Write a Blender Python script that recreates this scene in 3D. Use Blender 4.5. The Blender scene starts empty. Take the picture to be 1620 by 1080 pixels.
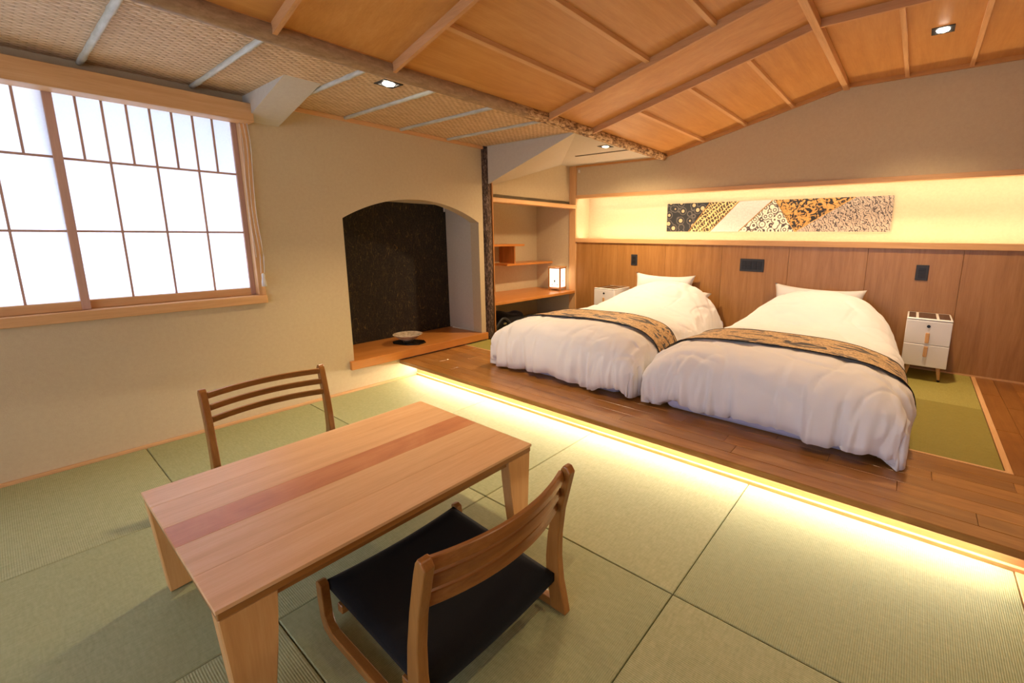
import bpy, bmesh, math, random
from mathutils import Vector, Matrix, noise
random.seed(7)
PI = math.pi
scn = bpy.context.scene
COL = scn.collection

# ------------------------------------------------------------------ camera
cam_d = bpy.data.cameras.new('camera'); cam = bpy.data.objects.new('camera', cam_d); COL.objects.link(cam)
RT = Vector((0.7971971, 0.6036723, 0.0075203)); DN = Vector((0.1122014, -0.1359084, -0.9843474)); FW = Vector((-0.5932012, 0.7855627, -0.1760786))
M = Matrix(((RT.x, -DN.x, -FW.x, 3.35809), (RT.y, -DN.y, -FW.y, -2.11756), (RT.z, -DN.z, -FW.z, 1.2), (0, 0, 0, 1)))
cam.matrix_world = M
cam_d.sensor_fit = 'HORIZONTAL'; cam_d.sensor_width = 36; cam_d.lens = 703.935 / 1620 * 36
cam_d.shift_x = -(913.4046 - 810) / 1620; cam_d.shift_y = (497.567 - 540) / 1620
cam_d.clip_start = 0.02
scn.camera = cam

# ------------------------------------------------------------------ world, exposure, main light levels
wd = bpy.data.worlds.new('world'); scn.world = wd; wd.use_nodes = True
wd.node_tree.nodes['Background'].inputs[0].default_value = (0.75, 0.85, 1, 1)
wd.node_tree.nodes['Background'].inputs[1].default_value = 0.35
vs = scn.view_settings
vs.view_transform = 'Standard'; vs.look = 'None'; vs.gamma = 1; vs.use_curve_mapping = False
vs.exposure = 0.54
scn.display_settings.display_device = 'sRGB'
WARM = (1.0, 0.745, 0.46)
WARM2 = (1.0, 0.93, 0.80)
WARM3 = (1.0, 0.84, 0.58)
DAY = (0.64, 0.74, 1.0)
DAYLIGHT_W = 175
SHOJI_BACK = 2.5
SPOT_W = 85
LED_STEP_W = 15
LED_TOP_W = 2.2
LED_BOT_W = 5.6
LAMP_STRENGTH = 1.5
# added area light outside the left window, set low to brighten the lower paper
dl_ = bpy.data.lights.new('added_daylight', 'AREA'); dl_.shape = 'RECTANGLE'; dl_.size = 3.6; dl_.size_y = 1.0; dl_.energy = DAYLIGHT_W; dl_.color = (0.66, 0.75, 1.0)
dlo = bpy.data.objects.new('added_daylight', dl_); COL.objects.link(dlo); dlo.location = (-1.15, -2.45, 0.35)
dlo.rotation_euler = Vector((1.15, 0, 0.75)).to_track_quat('-Z', 'Y').to_euler()
dlo.rotation_euler.rotate_axis('Z', PI / 2) if abs((dlo.rotation_euler.to_matrix() @ Vector((1, 0, 0))).y) < 0.5 else None

# ------------------------------------------------------------------ dimensions (metres)
YH = 2.30      # headboard wall
ZP = 0.16      # platform top
ZL = 2.01      # low ceiling
ZH = 2.42      # high ceiling
XLOG = 1.15; XB = 2.755
XR = 5.2; YF = -4.3
def zslope(x): return 2.03 + (ZH - 2.03) * (x - 1.16) / (XB - 1.16) if x < XB else ZH

# ------------------------------------------------------------------ materials
def lin(c):
    return tuple(((v / 255) / 12.92 if v / 255 <= 0.04045 else ((v / 255 + 0.055) / 1.055) ** 2.4) for v in c) + (1,)
class NT:
    def __init__(s, name):
        s.m = bpy.data.materials.new(name); s.m.use_nodes = True; s.t = s.m.node_tree
        s.b = s.t.nodes['Principled BSDF']; s.out = s.t.nodes['Material Output']
    def n(s, typ, **kw):
        nd = s.t.nodes.new(typ)
        for k, v in kw.items():
            if k.startswith('i_'):
                key = k[2:]; key = int(key) if key.isdigit() else key.replace('_', ' ')
                s.set(nd, key, v)
            else: setattr(nd, k, v)
        return nd
    def set(s, nd, key, v):
        if isinstance(v, bpy.types.NodeSocket): s.t.links.new(v, nd.inputs[key])
        else: nd.inputs[key].default_value = v
    def bs(s, **kw):
        for k, v in kw.items(): s.set(s.b, k.replace('_', ' '), v)
        return s
    def coord(s, scale=(1, 1, 1), rnd=0.0, rot=(0, 0, 0)):
        tc = s.n('ShaderNodeTexCoord')
        v = tc.outputs['Object']
        if rnd:
            oi = s.n('ShaderNodeObjectInfo')
            mu = s.n('ShaderNodeMath', operation='MULTIPLY', i_0=oi.outputs['Random'], i_1=rnd)
            add = s.n('ShaderNodeVectorMath', operation='ADD', i_0=v, i_1=mu.outputs[0]); v = add.outputs[0]
        mp = s.n('ShaderNodeMapping', i_Vector=v, i_Scale=scale, i_Rotation=rot)
        return mp.outputs[0]
    def noise(s, vec, scale, detail=4, rough=0.55, dist=0.0):
        nd = s.n('ShaderNodeTexNoise', i_Vector=vec, i_Scale=scale, i_Detail=detail, i_Roughness=rough, i_Distortion=dist)
        return nd.outputs['Fac']
    def ramp(s, fac, stops, interp='LINEAR'):
        nd = s.n('ShaderNodeValToRGB', i_Fac=fac); cr = nd.color_ramp; cr.interpolation = interp
        while len(cr.elements) < len(stops): cr.elements.new(0.5)
        for e, (p, c) in zip(cr.elements, stops): e.position = p; e.color = c
        return nd.outputs['Color']
    def math(s, op, a, b=0.0, clamp=False):
        nd = s.n('ShaderNodeMath', operation=op, use_clamp=clamp); s.set(nd, 0, a); s.set(nd, 1, b); return nd.outputs[0]
    def mix(s, fac, a, b, mode='MIX'):
        nd = s.n('ShaderNodeMix', data_type='RGBA', blend_type=mode)
        s.set(nd, 0, fac); s.set(nd, 6, a); s.set(nd, 7, b); return nd.outputs[2]
    def bump(s, h, strength=0.3, dist=0.01):
        nd = s.n('ShaderNodeBump', i_Height=h, i_Strength=strength, i_Distance=dist)
        s.set(s.b, 'Normal', nd.outputs[0]); return s
    def wave(s, vec, scale, direction='X', dist=0.0, dscale=1.0, profile='SIN'):
        nd = s.n('ShaderNodeTexWave', i_Vector=vec, i_Scale=scale, i_Distortion=dist)
        nd.bands_direction = direction; nd.wave_profile = profile; nd.inputs['Detail Scale'].default_value = dscale
        return nd.outputs['Fac']
G = lambda v: (v, v, v, 1)

def plain(name, c, rough=0.6, metal=0.0, spec=0.5):
    t = NT(name); t.bs(Base_Color=lin(c), Roughness=rough, Metallic=metal); t.b.inputs['Specular IOR Level'].default_value = spec
    return t.m
def wood(name, c_dark, c_mid, c_light, axis='Y', rough=0.42, grain=1.0, vary=0.12, coat=0.0, figure=0.0, bumpk=0.08):
    """long grain along axis"""
    t = NT(name)
    k = {'X': (0.06, 1, 1), 'Y': (1, 0.06, 1), 'Z': (1, 1, 0.06)}[axis]
    v = t.coord(k, rnd=37.0)
    a = t.noise(v, 26 * grain, 5, 0.6, 0.6)
    b = t.noise(v, 190 * grain, 3, 0.6)
    f = t.math('ADD', t.math('MULTIPLY', a, 0.7), t.math('MULTIPLY', b, 0.3))
    if figure:
        k2 = {'X': (0.5, 1, 1), 'Y': (1, 0.5, 1), 'Z': (1, 1, 0.5)}[axis]
        fg = t.noise(t.coord(k2, rnd=11.0), 5.5, 4, 0.6, 1.6)
        f = t.math('ADD', t.math('MULTIPLY', f, 1 - figure), t.math('MULTIPLY', fg, figure))
    col = t.ramp(f, [(0.30, lin(c_dark)), (0.5, lin(c_mid)), (0.70, lin(c_light))])
    oi = t.n('ShaderNodeObjectInfo')
    val = t.math('ADD', t.math('MULTIPLY', oi.outputs['Random'], vary), 1 - vary / 2)
    hsv = t.n('ShaderNodeHueSaturation', i_Color=col, i_Value=val)
    t.bs(Base_Color=hsv.outputs[0], Roughness=rough); t.b.inputs['Coat Weight'].default_value = coat
    t.b.inputs['Coat Roughness'].default_value = 0.15
    t.bump(b, bumpk, 0.002)
    return t.m
def plaster(name, c, c2):
    t = NT(name); v = t.coord()
    a = t.noise(v, 3.0, 4, 0.6); b = t.noise(v, 160, 3, 0.7); c_ = t.noise(v, 45, 4, 0.7)
    col = t.mix(t.math('MULTIPLY', a, 0.6), lin(c), lin(c2))
    col = t.mix(0.10, col, t.ramp(c_, [(0.35, G(0.35)), (0.65, G(0.75))]), 'OVERLAY')
    t.bs(Base_Color=col, Roughness=0.92); t.b.inputs['Specular IOR Level'].default_value = 0.15
    t.bump(b, 0.22, 0.004)
    return t.m
def tatami(name, axis, c1, c2):
    t = NT(name)
    v = t.coord((1, 1, 1))
    ax = 'X' if axis == 'Y' else 'Y'           # bands lie across the ribs
    w = t.wave(v, 52, ax)                      # about 1 cm ribs
    st = {'X': (0.1, 1, 1), 'Y': (1, 0.1, 1)}[axis]
    fib = t.noise(t.coord(st, rnd=19.0), 420, 2, 0.6)
    blot = t.noise(t.coord((1, 1, 1), rnd=3.0), 3.5, 3, 0.6)
    st2 = {'X': (1, 0.25, 1), 'Y': (0.25, 1, 1)}[axis]
    flk = t.noise(t.coord(st2, rnd=7.0), 120, 2, 0.6)
    f = t.math('ADD', t.math('MULTIPLY', w, 0.20), t.math('ADD', t.math('MULTIPLY', fib, 0.42), t.math('MULTIPLY', flk, 0.38)))
    col = t.ramp(f, [(0.25, lin(c1)), (0.75, lin(c2))])
    col = t.mix(t.math('MULTIPLY', blot, 0.10), col, lin((196, 188, 120)))
    t.bs(Base_Color=col, Roughness=0.66); t.b.inputs['Specular IOR Level'].default_value = 0.3
    h = t.math('ADD', w, t.math('MULTIPLY', flk, 0.7))
    t.bump(h, 0.3, 0.002)
    return t.m

M_ = {}
M_['plaster'] = plaster('plaster_beige', (209, 190, 153), (199, 178, 140))
M_['plaster_grey'] = plaster('plaster_pale', (208, 198, 178), (198, 187, 166))
M_['hinoki'] = wood('wood_cypress_y', (206, 154, 98), (220, 170, 114), (230, 186, 134), 'Y', 0.45)
M_['hinoki_x'] = wood('wood_cypress_x', (206, 154, 98), (220, 170, 114), (230, 186, 134), 'X', 0.45)
M_['hinoki_z'] = wood('wood_cypress_z', (206, 154, 98), (220, 170, 114), (230, 186, 134), 'Z', 0.45)
M_['shoji_wood'] = wood('wood_shoji', (186, 146, 124), (198, 158, 136), (208, 170, 148), 'Z', 0.55)
M_['ceil_y'] = wood('wood_ceiling_y', (190, 129, 60), (206, 145, 74), (218, 161, 92), 'Y', 0.38, 0.8, 0.05, figure=0.25)
M_['ceil_x'] = wood('wood_ceiling_x', (190, 129, 60), (206, 145, 74), (218, 161, 92), 'X', 0.38, 0.8, 0.05, figure=0.25)
M_['rib'] = wood('wood_rib', (190, 134, 80), (208, 152, 96), (220, 166, 112), 'X', 0.45, 1.0, 0.05)
M_['batten'] = wood('wood_batten', (204, 150, 92), (222, 170, 112), (234, 186, 130), 'Y', 0.45, 1.0, 0.05)
M_['hb'] = wood('wood_headboard', (150, 101, 50), (170, 119, 63), (183, 133, 77), 'Z', 0.35, 1.0, 0.07)
M_['floor'] = wood('wood_floor_planks', (128, 82, 36), (164, 112, 54), (194, 143, 80), 'X', 0.28, 0.9, 0.34, coat=0.1, figure=0.35)
M_['floor_y'] = wood('wood_floor_planks_side', (118, 70, 26), (148, 95, 40), (170, 116, 56), 'Y', 0.28, 0.9, 0.34, coat=0.1, figure=0.35)
M_['ledge'] = wood('wood_ledge', (188, 116, 50), (204, 132, 62), (216, 148, 78), 'Y', 0.3, 0.8, 0.03, figure=0.3)
M_['table'] = wood('wood_table', (216, 166, 114), (229, 181, 128), (238, 196, 147), 'Y', 0.4, 1.0, 0.04)
M_['table_red'] = wood('wood_table_stripe', (186, 116, 72), (207, 138, 90), (221, 160, 110), 'Y', 0.4, 1.0, 0.02, figure=0.45)
M_['table_leg'] = wood('wood_table_leg', (196, 142, 80), (212, 158, 94), (222, 172, 110), 'Z', 0.4, 1.0, 0.05)
M_['chair'] = wood('wood_chair', (130, 80, 30), (154, 100, 42), (172, 118, 56), 'Z', 0.35, 1.0, 0.05, coat=0.15)
M_['chair_y'] = wood('wood_chair_slat', (130, 80, 30), (154, 100, 42), (172, 118, 56), 'Y', 0.35, 1.0, 0.05, coat=0.15)
M_['chair_x'] = wood('wood_chair_runner', (130, 80, 30), (154, 100, 42), (172, 118, 56), 'X', 0.35, 1.0, 0.05, coat=0.15)
M_['tat_x'] = tatami('tatami_ribs_across', 'X', (142, 147, 100), (190, 189, 142))
M_['tat_y'] = tatami('tatami_ribs_along', 'Y', (136, 143, 97), (182, 183, 136))  # darker than the across mats: light on the rib direction put into colour
M_['tat_bed'] = tatami('tatami_olive', 'Y', (130, 118, 44), (158, 144, 64))
M_['tat_bed2'] = tatami('tatami_olive_across', 'X', (148, 138, 62), (178, 166, 88))
M_['black'] = plain('black_plastic', (26, 26, 28), 0.45)
M_['darkgrey'] = plain('dark_grey_plastic', (48, 48, 52), 0.5)
M_['white_lacquer'] = plain('white_lacquer', (236, 232, 226), 0.3)
M_['glass_dark'] = plain('dark_glass', (42, 32, 26), 0.08)
M_['brass'] = plain('brass', (198, 150, 80), 0.3, 0.9)
M_['steel'] = plain('steel', (190, 190, 192), 0.25, 1.0)
M_['white_plastic'] = plain('white_plastic', (226, 222, 214), 0.5)
M_['cord'] = plain('cord_white', (226, 216, 202), 0.8)
M_['lacquer_black'] = plain('black_lacquer', (18, 15, 12), 0.18)
M_['soil'] = plain('underlay_brown', (70, 56, 38), 0.9)

def fabric(name, c, scale=260, bumpk=0.2, rough=0.9, sheen=0.2):
    t = NT(name); v = t.coord(); n1 = t.noise(v, 4, 3, 0.6); n2 = t.noise(v, scale, 2, 0.6)
    c2 = tuple(max(0, x - 10) for x in c)
    t.bs(Base_Color=t.mix(n1, lin(c2), lin(c)), Roughness=rough); t.b.inputs['Sheen Weight'].default_value = sheen
    t.b.inputs['Specular IOR Level'].default_value = 0.2
    t.bump(n2, bumpk, 0.003); return t.m
M_['duvet'] = fabric('white_cotton', (243, 240, 238), 320, 0.12)
M_['sheet'] = fabric('lavender_white_sheet', (206, 206, 232), 320, 0.1)
M_['pillow'] = fabric('white_pillow_cotton', (242, 238, 234), 320, 0.12)
M_['seat'] = fabric('charcoal_seat_fabric', (25, 25, 25), 500, 0.4, 0.95, 0.03)
M_['bag'] = fabric('black_nylon', (14, 14, 17), 400, 0.3, 0.6)

def brocade():
    t = NT('gold_brocade'); v = t.coord()
    n1 = t.noise(v, 70, 3, 0.65, 0.8); n2 = t.noise(t.coord((0.40, 1, 1)), 15, 2, 0.5, 0.8)
    vo = t.n('ShaderNodeTexVoronoi', i_Vector=v, i_Scale=45); gold = t.ramp(n1, [(0.35, lin((140, 100, 52))), (0.5, lin((206, 168, 108))), (0.66, lin((230, 196, 140)))])
    m = t.ramp(n2, [(0.555, G(0)), (0.58, G(1))])
    m2 = t.ramp(t.noise(v, 95, 2, 0.6, 1.5), [(0.60, G(0)), (0.66, G(0.7))])
    col = t.mix(m2, gold, lin((92, 58, 28))); col = t.mix(m, col, lin((30, 24, 20)))
    t.bs(Base_Color=col, Roughness=0.5); t.b.inputs['Sheen Weight'].default_value = 0.2; t.bump(n1, 0.25, 0.003); return t.m
M_['brocade'] = brocade()
M_['brocade_edge'] = fabric('brocade_dark_lining', (38, 32, 30))

def ajiro():
    t = NT('woven_cedar_wickerwork'); v = t.coord((1, 1, 1))
    sp = t.n('ShaderNodeSeparateXYZ', i_0=v)
    s = 0.021
    wob = t.math('MULTIPLY', t.noise(t.coord(), 14, 3, 0.6), 0.03)
    u = t.math('DIVIDE', t.math('ADD', sp.outputs[0], wob), s); w = t.math('DIVIDE', sp.outputs[1], s * 2.3)
    row = t.math('FLOOR', u)
    sh = t.math('ADD', w, t.math('MULTIPLY', row, 0.5))
    fu = t.math('FRACT', u); fw = t.math('FRACT', sh)
    hu = t.math('SINE', t.math('MULTIPLY', fu, PI)); hw = t.math('SINE', t.math('MULTIPLY', fw, PI))
    h = t.math('MULTIPLY', t.math('POWER', hu, 0.7), t.math('POWER', hw, 0.9))
    cell = t.math('FLOOR', sh)
    wn = t.n('ShaderNodeTexWhiteNoise', noise_dimensions='2D')
    cb = t.n('ShaderNodeCombineXYZ', i_0=row, i_1=cell); t.t.links.new(cb.outputs[0], wn.inputs['Vector'])
    n1 = t.noise(t.coord((1, 0.3, 1)), 120, 3, 0.6)
    f = t.math('ADD', t.math('MULTIPLY', h, 0.55), t.math('ADD', t.math('MULTIPLY', n1, 0.25), t.math('MULTIPLY', wn.outputs['Value'], 0.25)))
    col = t.ramp(f, [(0.15, lin((186, 150, 106))), (0.55, lin((220, 184, 136))), (0.95, lin((244, 216, 174)))])
    t.bs(Base_Color=col, Roughness=0.6); t.bump(t.math('ADD', h, t.math('MULTIPLY', n1, 0.25)), 0.9, 0.008); return t.m
M_['ajiro'] = ajiro()
def bamboo():
    t = NT('pale_bamboo'); n1 = t.noise(t.coord((0.2, 1, 1), rnd=9), 60, 3)
    t.bs(Base_Color=t.ramp(n1, [(0.3, lin((180, 178, 158))), (0.7, lin((212, 210, 194)))]), Roughness=0.4); return t.m
M_['bamboo'] = bamboo()
def bark(name, c1, c2, c3, axis, sc, bk):
    t = NT(name); k = {'Y': (1, 0.35, 1), 'Z': (1, 1, 0.35)}[axis]; v = t.coord(k)
    n1 = t.noise(v, sc, 5, 0.7, 0.5); n2 = t.noise(v, sc * 0.25, 3, 0.6)
    f = t.math('ADD', t.math('MULTIPLY', n1, 0.7), t.math('MULTIPLY', n2, 0.3))
    t.bs(Base_Color=t.ramp(f, [(0.36, lin(c1)), (0.5, lin(c2)), (0.64, lin(c3))]), Roughness=0.75); t.bump(n1, bk, 0.012); return t.m
M_['bark_log'] = bark('ceiling_log_bark', (104, 76, 46), (146, 112, 74), (176, 142, 100), 'Y', 50, 0.5)
M_['bark_rough'] = bark('ceiling_log_rough_bark', (110, 76, 40), (180, 138, 88), (222, 190, 142), 'Y', 75, 0.9)
M_['bark_post'] = bark('alcove_post_bark', (34, 24, 18), (88, 64, 46), (160, 134, 112), 'Z', 90, 1.0)
M_['cut_wood'] = wood('wood_post_cut', (150, 92, 40), (180, 116, 56), (198, 136, 74), 'Z', 0.4)
def washi_black():
    t = NT('black_gold_thread_paper')
    out = None
    for i, (sx, rot, sc) in enumerate(((1.0, 0.3, 9), (1.0, -0.25, 13), (1.0, 1.2, 8), (1.0, 0.0, 19), (1.0, 0.7, 15), (1.0, -0.8, 11))):
        v = t.coord((1, 1, 0.3), rot=(rot, 0, 0))
        n_ = t.noise(v, sc, 2, 0.5, 1.2)
        d = t.math('ABSOLUTE', t.math('SUBTRACT', n_, 0.5))
        ln = t.ramp(d, [(0.0, G(1)), (0.0045, G(0))])
        br = t.ramp(t.noise(v, sc * 3.3, 2, 0.6), [(0.40, G(0)), (0.66, G(1))])
        ln = t.math('MULTIPLY', ln, br)
        out = ln if out is None else t.math('MAXIMUM', out, ln)
    v = t.coord(); base = t.ramp(t.noise(v, 60, 4, 0.7), [(0.3, lin((36, 33, 29))), (0.7, lin((56, 50, 43)))])
    t.bs(Base_Color=t.mix(t.math('MULTIPLY', out, 0.4), base, lin((176, 142, 76))), Roughness=0.7); t.b.inputs['Specular IOR Level'].default_value = 0.2; return t.m
M_['washi'] = washi_black()
def emit(name, c, strength, base=(1, 1, 1)):
    t = NT(name); t.bs(Base_Color=base + (1,), Roughness=0.8, Emission_Color=tuple(c) + (1,), Emission_Strength=strength); return t.m
def shoji_paper():
    t = NT('shoji_paper'); t.t.nodes.remove(t.b)
    n_ = t.noise(t.coord(), 90, 3, 0.6); c = t.ramp(n_, [(0.3, (0.86, 0.88, 0.9, 1)), (0.7, (0.92, 0.94, 0.96, 1))])
    tr = t.n('ShaderNodeBsdfTranslucent', i_Color=c); df = t.n('ShaderNodeBsdfDiffuse', i_Color=(0.8, 0.82, 0.84, 1))
    mx = t.n('ShaderNodeMixShader', i_0=0.35); t.t.links.new(tr.outputs[0], mx.inputs[1]); t.t.links.new(df.outputs[0], mx.inputs[2])
    t.t.links.new(mx.outputs[0], t.out.inputs[0]); return t.m
M_['paper'] = shoji_paper()
M_['paper_behind'] = emit('shoji_paper_daylit_behind', DAY, SHOJI_BACK)
M_['lamp_paper'] = emit('lamp_paper_lit', (1.0, 0.84, 0.62), LAMP_STRENGTH)
M_['led'] = emit('led_diffuser', WARM2, 12)
M_['dl_lens'] = emit('downlight_lens', (1.0, 0.86, 0.66), 60)
M_['dl_lens_dim'] = emit('downlight_lens_dim', (1.0, 0.86, 0.66), 4)

# ------------------------------------------------------------------ geometry helpers
class MB:
    def __init__(s): s.v = []; s.f = []
    def add(s, vs_, fs):
        o = len(s.v); s.v += [tuple(p) for p in vs_]; s.f += [tuple(i + o for i in q) for q in fs]; return s
    def box(s, x0, x1, y0, y1, z0, z1):
        return s.add([(x0, y0, z0), (x1, y0, z0), (x1, y1, z0), (x0, y1, z0), (x0, y0, z1), (x1, y0, z1), (x1, y1, z1), (x0, y1, z1)],
                     [(0, 3, 2, 1), (4, 5, 6, 7), (0, 1, 5, 4), (1, 2, 6, 5), (2, 3, 7, 6), (3, 0, 4, 7)])
    def hexa(s, p):  # 8 points: bottom 4, top 4
        return s.add(p, [(0, 3, 2, 1), (4, 5, 6, 7), (0, 1, 5, 4), (1, 2, 6, 5), (2, 3, 7, 6), (3, 0, 4, 7)])
    def prism(s, pts, axis, a, b):
        """pts: closed 2-D outline; extruded along axis from a to b. axis X: pts=(y,z); Y: (x,z); Z: (x,y)"""
        def P(q, t): return {'X': (t, q[0], q[1]), 'Y': (q[0], t, q[1]), 'Z': (q[0], q[1], t)}[axis]
        n = len(pts)
        vs_ = [P(q, a) for q in pts] + [P(q, b) for q in pts]
        fs = [tuple(range(n)), tuple(range(2 * n - 1, n - 1, -1))] + [(i, (i + 1) % n, n + (i + 1) % n, n + i) for i in range(n)]
        return s.add(vs_, fs)
    def sweep(s, path, prof, up=(0, 0, 1), scale=None, cap=True):
        """prof: list of (a,b) offsets along side, up"""
        up = Vector(up); n = len(prof); rings = []
        P = [Vector(p) for p in path]
        for i, p in enumerate(P):
            d = (P[min(i + 1, len(P) - 1)] - P[max(i - 1, 0)]).normalized()
            sd = d.cross(up)
            if sd.length < 1e-5: sd = d.cross(Vector((1, 0, 0)))
            sd.normalize(); u = sd.cross(d).normalized(); k = scale[i] if scale else 1
            rings.append([p + sd * a * k + u * b * k for a, b in prof])
        vs_ = [q for r in rings for q in r]; fs = []
        for i in range(len(P) - 1):
            for j in range(n):
                fs.append((i * n + j, i * n + (j + 1) % n, (i + 1) * n + (j + 1) % n, (i + 1) * n + j))
        if cap: fs += [tuple(range(n - 1, -1, -1)), tuple((len(P) - 1) * n + j for j in range(n))]
        return s.add(vs_, fs)
    def tube(s, path, r, n=10, scale=None, cap=True):
        return s.sweep(path, [(r * math.cos(2 * PI * k / n), r * math.sin(2 * PI * k / n)) for k in range(n)], scale=scale, cap=cap)
    def lathe(s, prof, c=(0, 0, 0), n=32, sx=1, sy=1):
        vs_ = []; fs = []; m = len(prof)
        for k in range(n):
            a = 2 * PI * k / n
            for r, z in prof: vs_.append((c[0] + r * sx * math.cos(a), c[1] + r * sy * math.sin(a), c[2] + z))
        for k in range(n):
            for j in range(m - 1):
                fs.append((k * m + j, ((k + 1) % n) * m + j, ((k + 1) % n) * m + j + 1, k * m + j + 1))
        return s.add(vs_, fs)
    def build(s, name, mat, parent=None, bevel=0.0, seg=1, smooth=False, subsurf=0, loc=None, fixn=True):
        me = bpy.data.meshes.new(name); me.from_pydata(s.v, [], s.f); me.update()
        if fixn or bevel:
            bm = bmesh.new(); bm.from_mesh(me); bmesh.ops.remove_doubles(bm, verts=bm.verts, dist=1e-6)
            bmesh.ops.recalc_face_normals(bm, faces=bm.faces)
            if bevel:
                es = [e for e in bm.edges if len(e.link_faces) == 2 and e.calc_face_angle(0) > 0.5]
                bmesh.ops.bevel(bm, geom=es, offset=bevel, segments=seg, affect='EDGES', profile=0.5, clamp_overlap=True)
            bm.to_mesh(me); bm.free()
        if smooth:
            for p in me.polygons: p.use_smooth = True
        o = bpy.data.objects.new(name, me); COL.objects.link(o)
        if mat is not None: me.materials.append(M_[mat] if isinstance(mat, str) else mat)
        if parent is not None: o.parent = parent
        if loc is not None: o.location = loc
        if subsurf:
            md = o.modifiers.new('subsurf', 'SUBSURF'); md.levels = subsurf; md.render_levels = subsurf
        return o
def B(name, x0, x1, y0, y1, z0, z1, mat, parent=None, bevel=0.0, seg=1):
    """box with its own origin at the base centre (relative to a parent at the world origin or to parent's location)"""
    cx, cy = (x0 + x1) / 2, (y0 + y1) / 2
    return MB().box(x0 - cx, x1 - cx, y0 - cy, y1 - cy, 0, z1 - z0).build(name, mat, parent, bevel, seg, loc=(cx, cy, z0))
def tag(o, label=None, cat=None, group=None, kind=None):
    if label: o['label'] = label
    if cat: o['category'] = cat
    if group: o['group'] = group
    if kind: o['kind'] = kind
    return o
def struct(o, label=None): return tag(o, label, kind='structure')
def empty(name, loc=(0, 0, 0), label=None, cat=None, group=None, kind=None):
    o = bpy.data.objects.new(name, None); COL.objects.link(o); o.location = loc; o.empty_display_size = 0.1
    return tag(o, label, cat, group, kind)
def copy_tree(o, parent=None):
    c = o.copy(); COL.objects.link(c); c.parent = parent
    for ch in list(o.children): copy_tree(ch, c)
    return c

# ================================================================== FLOOR AND TATAMI
fl = struct(MB().box(-0.02, XR, YF, 0.04, -0.12, -0.035).build('floor', 'soil'), 'floor of pale green square tatami mats')
TX = [0.02, 0.953, 1.881, 2.825, 3.772]
TY = [0.0, -0.861, -1.717, -2.574, -3.43, -4.28]
for i in range(4):
    for j in range(5):
        m = 'tat_y' if (i + j) % 2 == 1 else 'tat_x'
        B('tatami_mat', TX[i] + 0.0015, TX[i + 1] - 0.0015, TY[j + 1] + 0.0015, TY[j] - 0.0015, -0.035, 0.0, m, fl, 0.003)
B('border_strip', 3.774, 3.815, YF, -0.001, -0.035, 0.002, 'hinoki', fl, 0.002)
for k in range(9):
    B('plank', 3.816 + k * 0.153, 3.816 + (k + 1) * 0.153 - 0.001, YF, -0.001, -0.035, 0.001, 'floor_y', fl, 0.001)
struct(B('baseboard_left', 0.0, 0.018, YF, -0.0, -0.03, 0.014, 'hinoki', None, 0.002), 'thin pale wood strip along the foot of the window wall')

# ================================================================== RAISED PLATFORM
pf = struct(MB().box(0.0, XR, 0.045, YH, -0.1, ZP - 0.03).box(-0.7, 0.0, 0.93, YH, -0.1, ZP - 0.03).build('platform', 'soil'), 'raised wooden platform with inset tatami under the beds')
B('riser', 0.0, XR, 0.018, 0.045, -0.03, ZP - 0.035, 'hinoki_x', pf)
B('floor_strip', 0.0, XR, 0.0, 0.018, -0.03, 0.016, 'hinoki_x', pf, 0.002)
B('nosing', 0.001, XR, -0.14, -0.05, ZP - 0.032, ZP, 'floor', pf, 0.003)
# planks in front (grain along X), joints staggered; LED lies under the nosing
rows = 6; y0, y1 = -0.049, 0.525
rh = (y1 - y0) / rows
for r in range(rows):
    x = 0.001; k = 0; first = [0.55, 0.30, 0.85, 0.42, 0.7, 0.2][r]
    while x < XR - 0.01:
        w = first if k == 0 else [0.91, 0.73, 0.82, 0.64][(k + r) % 4]
        xe = min(XR, x + w)
        if XR - xe < 0.12: xe = XR
        B('plank', x, xe - 0.0012, y0 + r * rh, y0 + (r + 1) * rh - 0.0012, ZP - 0.03, ZP, 'floor', pf, 0.0012)
        x = xe; k += 1
# side planks right of the inset tatami
for c in range(8):
    x0 = 3.815 + c * 0.098; y = 0.526; k = 0; first = [0.6, 0.35, 0.8, 0.5][c % 4]
    if x0 + 0.097 > XR: break
    while y < YH - 0.02:
        h = first if k == 0 else 0.72
        ye = min(YH - 0.001, y + h)
        B('plank', x0, x0 + 0.097, y, ye - 0.0012, ZP - 0.03, ZP, 'floor_y', pf, 0.0012); y = ye; k += 1
B('plank', 4.6, XR, 0.526, YH - 0.001, ZP - 0.03, ZP - 0.0005, 'floor_y', pf, 0.001)
B('border_strip', 0.001, 3.814, 0.526, 0.54, ZP - 0.03, ZP + 0.002, 'hinoki_x', pf, 0.001)
B('border_strip', 3.788, 3.814, 0.5405, YH - 0.001, ZP - 0.03, ZP + 0.002, 'hinoki', pf, 0.001)
bx = [0.0015, 0.95, 1.9, 2.845, 3.787]; by = [0.5415, 1.455, YH - 0.001]
for i in range(4):
    for j in range(2):
        B('tatami_mat', bx[i], bx[i + 1] - 0.002, by[j], by[j + 1] - 0.002, ZP - 0.03, ZP, 'tat_bed' if (i + j) % 2 == 1 else 'tat_bed2', pf, 0.002)
B('tatami_mat', -0.66, -0.0005, 0.94, YH - 0.003, ZP - 0.03, ZP, 'tat_bed', pf, 0.002)

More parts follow.
